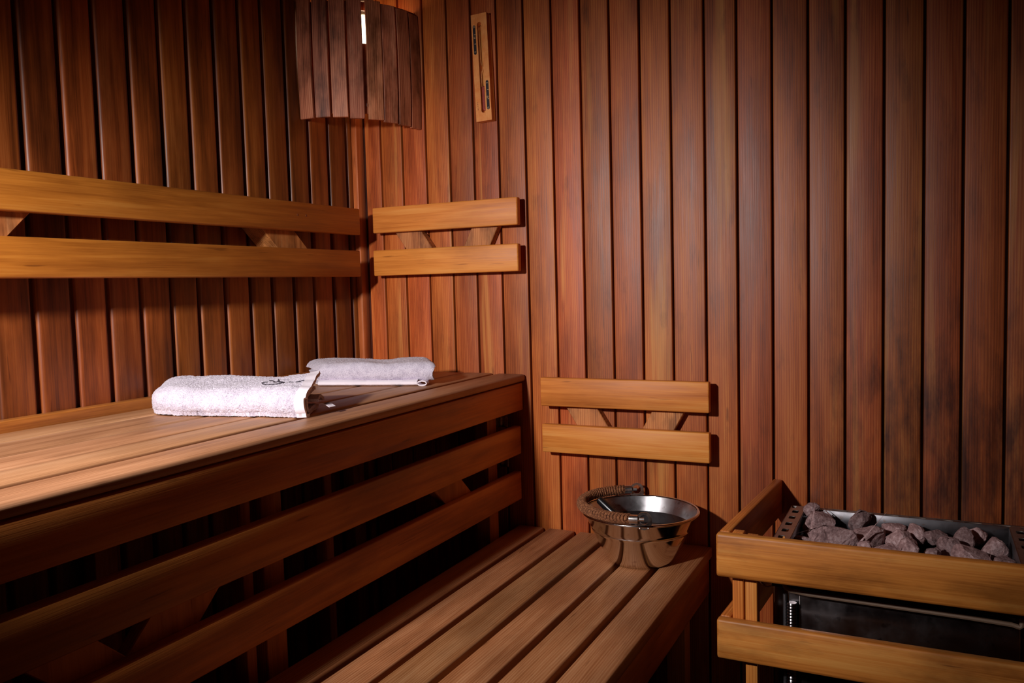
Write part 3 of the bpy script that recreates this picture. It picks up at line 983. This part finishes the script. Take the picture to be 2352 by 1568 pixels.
# rope wrapping: a cord wound around a padded core, with a second thinner strand
a0, a1 = 0.225, math.pi - 0.225
bm = bm_tube([hp(a0 + (a1 - a0) * k / 40) for k in range(41)], 0.0082, 10)
link_mesh('rope_core', bm, m_rope, bk, smooth=True)
for ph, rr, cr in ((0.0, 0.0092, 0.0034), (math.pi, 0.0092, 0.0034)):
    turns = 24; per = 14; P = []
    N = turns * per
    for k in range(N + 1):
        t = k / N
        a = a0 + (a1 - a0) * t
        c = hp(a)
        tg = (hp(a + 0.01) - hp(a - 0.01)).normalized()
        nn = (c - Vector((0, 0, c.z))).normalized()
        bb = tg.cross(nn)
        th = 2 * math.pi * turns * t + ph
        rj = rr * (1 + 0.05 * noise.noise(Vector((k * 0.11, ph, 0))))
        # lay the turns at a slant
        sl = 0.0075 * math.cos(th)
        P.append(c + (nn * math.cos(th) + bb * math.sin(th)) * rj + tg * sl)
    bm = bm_tube(P, cr, 6)
    link_mesh('rope_strand', bm, m_rope, bk, smooth=True)

# ladle standing in the bucket
ld = tag(empty('ladle', BC + Vector((0.0, 0.0, 0.0))), 'ladle with black handle leaning in the steel bucket', 'ladle')
pa = side * 0.094 + ef * -0.046 + Vector((0, 0, BH + 0.012))
pb = side * 0.012 + ef * 0.010 + Vector((0, 0, 0.062))
pts = [pa.lerp(pb, k / 8) for k in range(9)]
bm = bm_tube([pa + (pa - pb).normalized() * 0.004] + pts[:6], [0.006] + [0.0098, 0.0104, 0.0102, 0.0098, 0.0092, 0.0085], 14)
link_mesh('handle', bm, m_black, ld, smooth=True)
bm = bm_tube(pts[5:] , 0.0035, 10)
link_mesh('shaft', bm, m_ear, ld, smooth=True)
bm = bm_lathe([(0.0, -0.018), (0.016, -0.016), (0.027, -0.006), (0.031, 0.006), (0.0295, 0.006), (0.0255, -0.005), (0.015, -0.0145), (0.0, -0.0165)], 28)
link_mesh('bowl', bm, m_ear, ld, pb + Vector((0.0, 0, -0.012)), smooth=True)

# ------------------------------------------------------------------ stove
hx0, hx1, hy0, hy1 = 1.222, 1.678, -0.405, -0.046
HZ = 0.580
ht = tag(empty('sauna_stove', (1.45, -0.20, 0)), 'electric sauna stove of dark steel with open rim, filled with stones', 'stove')
def hrel(name, mat, lo, hi, bev=0.001, seg=1):
    return rel(ht, name, mat, lo, hi, bev, seg)
fw = 0.030
# perforated flanges (holes cut through)
def flange(x0, y0, x1, y1, holes, mat=m_rim):
    lo = [(x0, y0), (x1, y0), (x1, y1), (x0, y1)]
    hl = []
    for (cx, cy, w_, h_) in holes:
        c = 0.0022
        hl.append([(cx - w_ / 2, cy - h_ / 2 + c), (cx - w_ / 2 + c, cy - h_ / 2), (cx + w_ / 2 - c, cy - h_ / 2), (cx + w_ / 2, cy - h_ / 2 + c),
                   (cx + w_ / 2, cy + h_ / 2 - c), (cx + w_ / 2 - c, cy + h_ / 2), (cx - w_ / 2 + c, cy + h_ / 2), (cx - w_ / 2, cy + h_ / 2 - c)][::-1])
    me = curve_mesh('flange', [lo] + hl, 0.0008)
    link_data('flange', me, mat, ht, Vector((0, 0, HZ)) - ht.location)
flange(hx0, hy0, hx0 + fw, hy1 - 0.0175, [(hx0 + 0.0135, hy1 - 0.048 - 0.050 * k, 0.0135, 0.022) for k in range(5)])
flange(hx1 - fw, hy0, hx1, hy1 - 0.0175, [(hx1 - 0.0135, hy1 - 0.048 - 0.050 * k, 0.0135, 0.022) for k in range(5)])
flange(hx0 + 0.01, hy1 - 0.017, hx1 - 0.01, hy1, [(hx0 + 0.05 + 0.052 * k, hy1 - 0.0075, 0.034, 0.0055) for k in range(8)])
flange(hx0 + fw + 0.0005, hy0, hx1 - fw - 0.0005, hy0 + 0.022, [(hx0 + 0.06 + 0.052 * k, hy0 + 0.011, 0.032, 0.007) for k in range(7)])
# turned-down outer edge of the rim
hrel('rim_skirt', m_rim, (hx0 - 0.0015, hy0, HZ - 0.032), (hx0 + 0.0005, hy1, HZ + 0.0015))
hrel('rim_skirt', m_rim, (hx1 - 0.0005, hy0, HZ - 0.032), (hx1 + 0.0015, hy1, HZ + 0.0015))
hrel('rim_skirt', m_rim, (hx0, hy1 - 0.0005, HZ - 0.032), (hx1, hy1 + 0.0015, HZ + 0.0015))
# inner walls of the stone well
ix0, ix1, iy0, iy1 = hx0 + fw, hx1 - fw, hy0 + 0.022, hy1 - 0.017
hrel('well_wall', m_hst, (ix0, iy1 - 0.0015, HZ - 0.036), (ix1, iy1, HZ + 0.0022))
hrel('well_wall', m_stove_black, (ix0, iy1 - 0.012, HZ - 0.10), (ix1, iy1 - 0.0105, HZ - 0.036))  # black stands in for the shade down between the stones
hrel('well_ledge', m_hst, (ix0, iy1 - 0.0115, HZ - 0.0375), (ix1, iy1 - 0.0002, HZ - 0.036))
hrel('well_wall', m_hst, (ix1 - 0.0015, iy0, HZ - 0.10), (ix1, iy1 - 0.012, HZ + 0.0022))
hrel('well_wall', m_dark, (ix0, iy0, HZ - 0.10), (ix0 + 0.0015, iy1 - 0.012, HZ))
hrel('well_wall', m_dark, (ix0, iy0, HZ - 0.10), (ix1, iy0 + 0.0015, HZ))
hrel('well_grate', m_stove_black, (ix0, iy0, HZ - 0.105), (ix1, iy1 - 0.011, HZ - 0.10))
# casing: upper front apron with rusty lower lip, recessed polished body
hrel('front_apron', m_stove_black, (hx0 + 0.012, hy0 - 0.002, 0.518), (hx1 - 0.012, hy0 + 0.003, HZ - 0.002))
lip = []
for x, z in ((1.2575, 0.527), (1.261, 0.520), (1.270, 0.5165), (1.30, 0.514), (1.42, 0.5125), (1.56, 0.511), (1.625, 0.509), (1.637, 0.506), (1.640, 0.509), (1.641, 0.520)):
    lip.append(Vector((x, hy0 - 0.008, z)) - ht.location)
bm = bm_tube(lip, 0.0042, 8)
link_mesh('lower_lip', bm, m_rust, ht, smooth=True)
hrel('casing', m_dark, (1.262, hy0 + 0.0195, 0.10), (1.640, hy1 - 0.01, HZ - 0.106), 0.004, 2)
hrel('front_panel', m_dark, (1.262, hy0 + 0.008, 0.10), (1.640, hy0 + 0.019, 0.535), 0.002, 2)
hrel('side_panel', m_dark, (1.232, hy0 + 0.03, 0.10), (1.261, hy1 - 0.01, HZ - 0.034), 0.003, 2)
hrel('side_panel', m_dark, (1.641, hy0 + 0.03, 0.10), (1.668, hy1 - 0.01, HZ - 0.034), 0.003, 2)
hrel('panel_seam', m_rim, (1.2830, hy0 + 0.0065, 0.11), (1.2842, hy0 + 0.0078, 0.53), 0.0003)
# ribbed conduit at the left edge
P, Rr = [], []
for k in range(121):
    z = 0.14 + 0.352 * k / 120
    P.append(Vector((1.271, hy0 - 0.002, z)) - ht.location); Rr.append(0.0082 + (0.0016 if k % 2 else 0))
link_mesh('conduit', bm_tube(P, Rr, 12), m_dark, ht, smooth=True)
link_mesh('conduit', bm_tube([Vector((1.2575, hy0 + 0.002, 0.14)) - ht.location, Vector((1.2575, hy0 + 0.002, 0.505)) - ht.location], 0.0035, 10), m_hst, ht, smooth=True)
# cable hanging off the left side
P = []
for k in range(17):
    a = R(180) + R(180) * k / 16
    P.append(Vector((1.222 + 0.0 + 0.017 * math.cos(a), hy0 + 0.02, 0.535 + 0.026 * math.sin(a))) - ht.location)
link_mesh('cable', bm_tube(P, 0.0022, 8), m_rim, ht, smooth=True)
for sx in (1.275, 1.627):
    for sy in (hy0 + 0.04, hy1 - 0.04):
        hrel('foot', m_dark, (sx - 0.012, sy - 0.012, 0.0), (sx + 0.012, sy + 0.012, 0.10))

# stones
def stone(seed, sx, sy, sz):
    rnd = random.Random(seed)
    bm = bmesh.new()
    for _ in range(17):
        v = Vector((rnd.gauss(0, 1), rnd.gauss(0, 1), rnd.gauss(0, 1))).normalized() * rnd.uniform(0.86, 1.0)
        bm.verts.new((v.x * sx, v.y * sy, v.z * sz))
    bmesh.ops.convex_hull(bm, input=bm.verts[:])
    loose = [v for v in bm.verts if not v.link_faces]
    bmesh.ops.delete(bm, geom=loose, context='VERTS')
    bmesh.ops.bevel(bm, geom=bm.edges[:], offset=min(sx, sz) * 0.10, segments=1, affect='EDGES')
    bmesh.ops.triangulate(bm, faces=bm.faces[:])
    bmesh.ops.subdivide_edges(bm, edges=[e for e in bm.edges if e.calc_length() > 0.006], cuts=2, use_grid_fill=True)
    bmesh.ops.triangulate(bm, faces=bm.faces[:])
    bm.normal_update()
    for v in bm.verts:
        h = noise.noise(v.co * 90 + Vector((seed, 0, 0))) * 0.0016 + noise.noise(v.co * 260 + Vector((0, seed, 0))) * 0.0009
        v.co += v.normal * h
    return bm
# x, y, width, height, tilt, label
ST = [
 (1.268, -0.082, 0.040, 0.034, 0.022, 'small purplish stone perched highest at the back left corner of the stove'),
 (1.291, -0.125, 0.080, 0.056, 0.004, 'big rounded brown stone in front of the perched one at the left of the stove'),
 (1.327, -0.222, 0.102, 0.062, 0.000, 'broad pale stone in the left front of the stove, behind the guard rail'),
 (1.268, -0.222, 0.040, 0.030, -0.006, 'small dull stone squeezed against the left wall of the stone well'),
 (1.365, -0.084, 0.050, 0.060, 0.006, 'narrow stone leaning upright against the back wall, second from left at the back'),
 (1.388, -0.150, 0.080, 0.046, -0.004, 'flat grey-brown stone behind the broad pale one'),
 (1.384, -0.218, 0.034, 0.034, -0.010, 'dark shadowed stone just right of the broad pale one'),
 (1.434, -0.090, 0.056, 0.040, -0.002, 'pointed stone by the back wall, middle of the back row'),
 (1.446, -0.150, 0.056, 0.044, -0.004, 'reddish stone in the centre of the stove'),
 (1.420, -0.238, 0.068, 0.036, -0.006, 'low flat stone in the front row, left of the wedge-shaped one'),
 (1.476, -0.112, 0.046, 0.046, 0.000, 'blocky stone touching the right side of the reddish central one'),
 (1.470, -0.232, 0.054, 0.052, -0.001, 'pale wedge-shaped stone in the middle of the front row'),
 (1.512, -0.110, 0.058, 0.034, -0.004, 'flattish stone by the back wall, right of the centre'),
 (1.508, -0.226, 0.040, 0.040, -0.008, 'dark stone to the right of the pale wedge-shaped one'),
 (1.536, -0.184, 0.050, 0.050, -0.001, 'pale-edged stone left of the upright one'),
 (1.564, -0.148, 0.040, 0.066, 0.004, 'upright finger-shaped stone in the right half of the stove'),
 (1.586, -0.092, 0.046, 0.054, 0.004, 'dark stone behind the upright finger-shaped one, against the back wall'),
 (1.572, -0.226, 0.080, 0.056, -0.003, 'large speckled stone in the right of the front row'),
 (1.612, -0.160, 0.058, 0.054, -0.003, 'round speckled stone near the right wall of the stone well'),
 (1.596, -0.272, 0.026, 0.030, -0.006, 'small sooty stone in front of the round speckled one'),
 (1.622, -0.238, 0.054, 0.036, -0.008, 'pale lilac stone in the front right corner'),
 (1.637, -0.276, 0.024, 0.022, -0.006, 'tiny pale stone at the far right of the front row'),
]
for i, (x, y, w_, h_, dz, lab) in enumerate(ST):
    rnd = random.Random(100 + i)
    bm = stone(i * 7 + (11 if i == 0 else 3), w_ / 2 * 1.14, min(w_ / 2, 0.036) * rnd.uniform(0.85, 1.05), h_ / 2 * 1.2)
    ry = {4: R(28), 15: R(14), 0: R(-20), 16: R(-25)}.get(i, R(rnd.uniform(-14, 14)))
    o = link_mesh('sauna_stone', bm, m_rock, None, (x, y, 0.563 + dz), (R(rnd.uniform(-12, 12)), ry, R(rnd.uniform(-20, 35))), smooth=False)
    tag(o, lab, 'stone', 'stones in the sauna stove')
# a lower bed of stones that carries the visible ones
k = 0
for iy in range(3):
    for ix in range(7):
        x = ix0 + 0.034 + ix * 0.055 + (0.012 if iy % 2 else 0); y = iy0 + 0.045 + iy * 0.076
        if x > ix1 - 0.03: continue
        bm = stone(500 + k, 0.027, 0.033, 0.026)
        o = link_mesh('sauna_stone', bm, m_rock, None, (x, y, 0.509), (0, 0, R(k * 37 % 90)))
        tag(o, 'stone of the lower bed, mostly hidden under the top layer in the stove', 'stone', 'lower bed of stones in the stove')
        k += 1

# ------------------------------------------------------------------ wooden guard rail around the stove
gd = tag(empty('stove_guard', (1.45, -0.25, 0)), 'light wooden guard rail of two bands around the stove', 'guard rail')
gx0, gx1, gy = 1.1445, 1.760, -0.4765
for z0, z1 in ((0.5475, 0.6295), (0.3905, 0.4665)):
    rel(gd, 'front_rail', m_grd_x, (gx0, gy, z0), (gx1, gy + 0.022, z1), 0.0055, 3)
    for s in (0, 1):
        # side rails run slightly askew back to the wall
        L = 0.452
        xa = gx0 + 0.002 if s == 0 else gx1 - 0.022
        xb = xa + 0.028 if s == 0 else xa - 0.0
        c = Vector(((xa + xb) / 2 + 0.010, gy + 0.0225 + L / 2, (z0 + z1) / 2))
        o = box('side_rail', m_grd_y, gd, (c.x - 0.010, c.y - L / 2, z0), (c.x + 0.010, c.y + L / 2, z1), 0.003)
        o.location = c - gd.location
        o.rotation_euler = (0, 0, -math.atan2(xb - xa, L))
rel(gd, 'cleat', m_grd_z, (1.170, gy + 0.0225, 0.392), (1.191, gy + 0.046, 0.628), 0.002)
rel(gd, 'leg', m_grd_z, (1.1935, gy + 0.0225, 0.0), (1.2155, gy + 0.05, 0.622), 0.002)
rel(gd, 'cleat', m_grd_z, (1.714, gy + 0.0225, 0.392), (1.735, gy + 0.046, 0.628), 0.002)
rel(gd, 'leg', m_grd_z, (1.690, gy + 0.0225, 0.0), (1.712, gy + 0.05, 0.622), 0.002)
rel(gd, 'wall_cleat', m_grd_z, (1.1985, -0.030, 0.392), (1.217, -0.0005, 0.545), 0.002)
rel(gd, 'wall_cleat', m_grd_z, (1.715, -0.030, 0.392), (1.735, -0.0005, 0.628), 0.002)
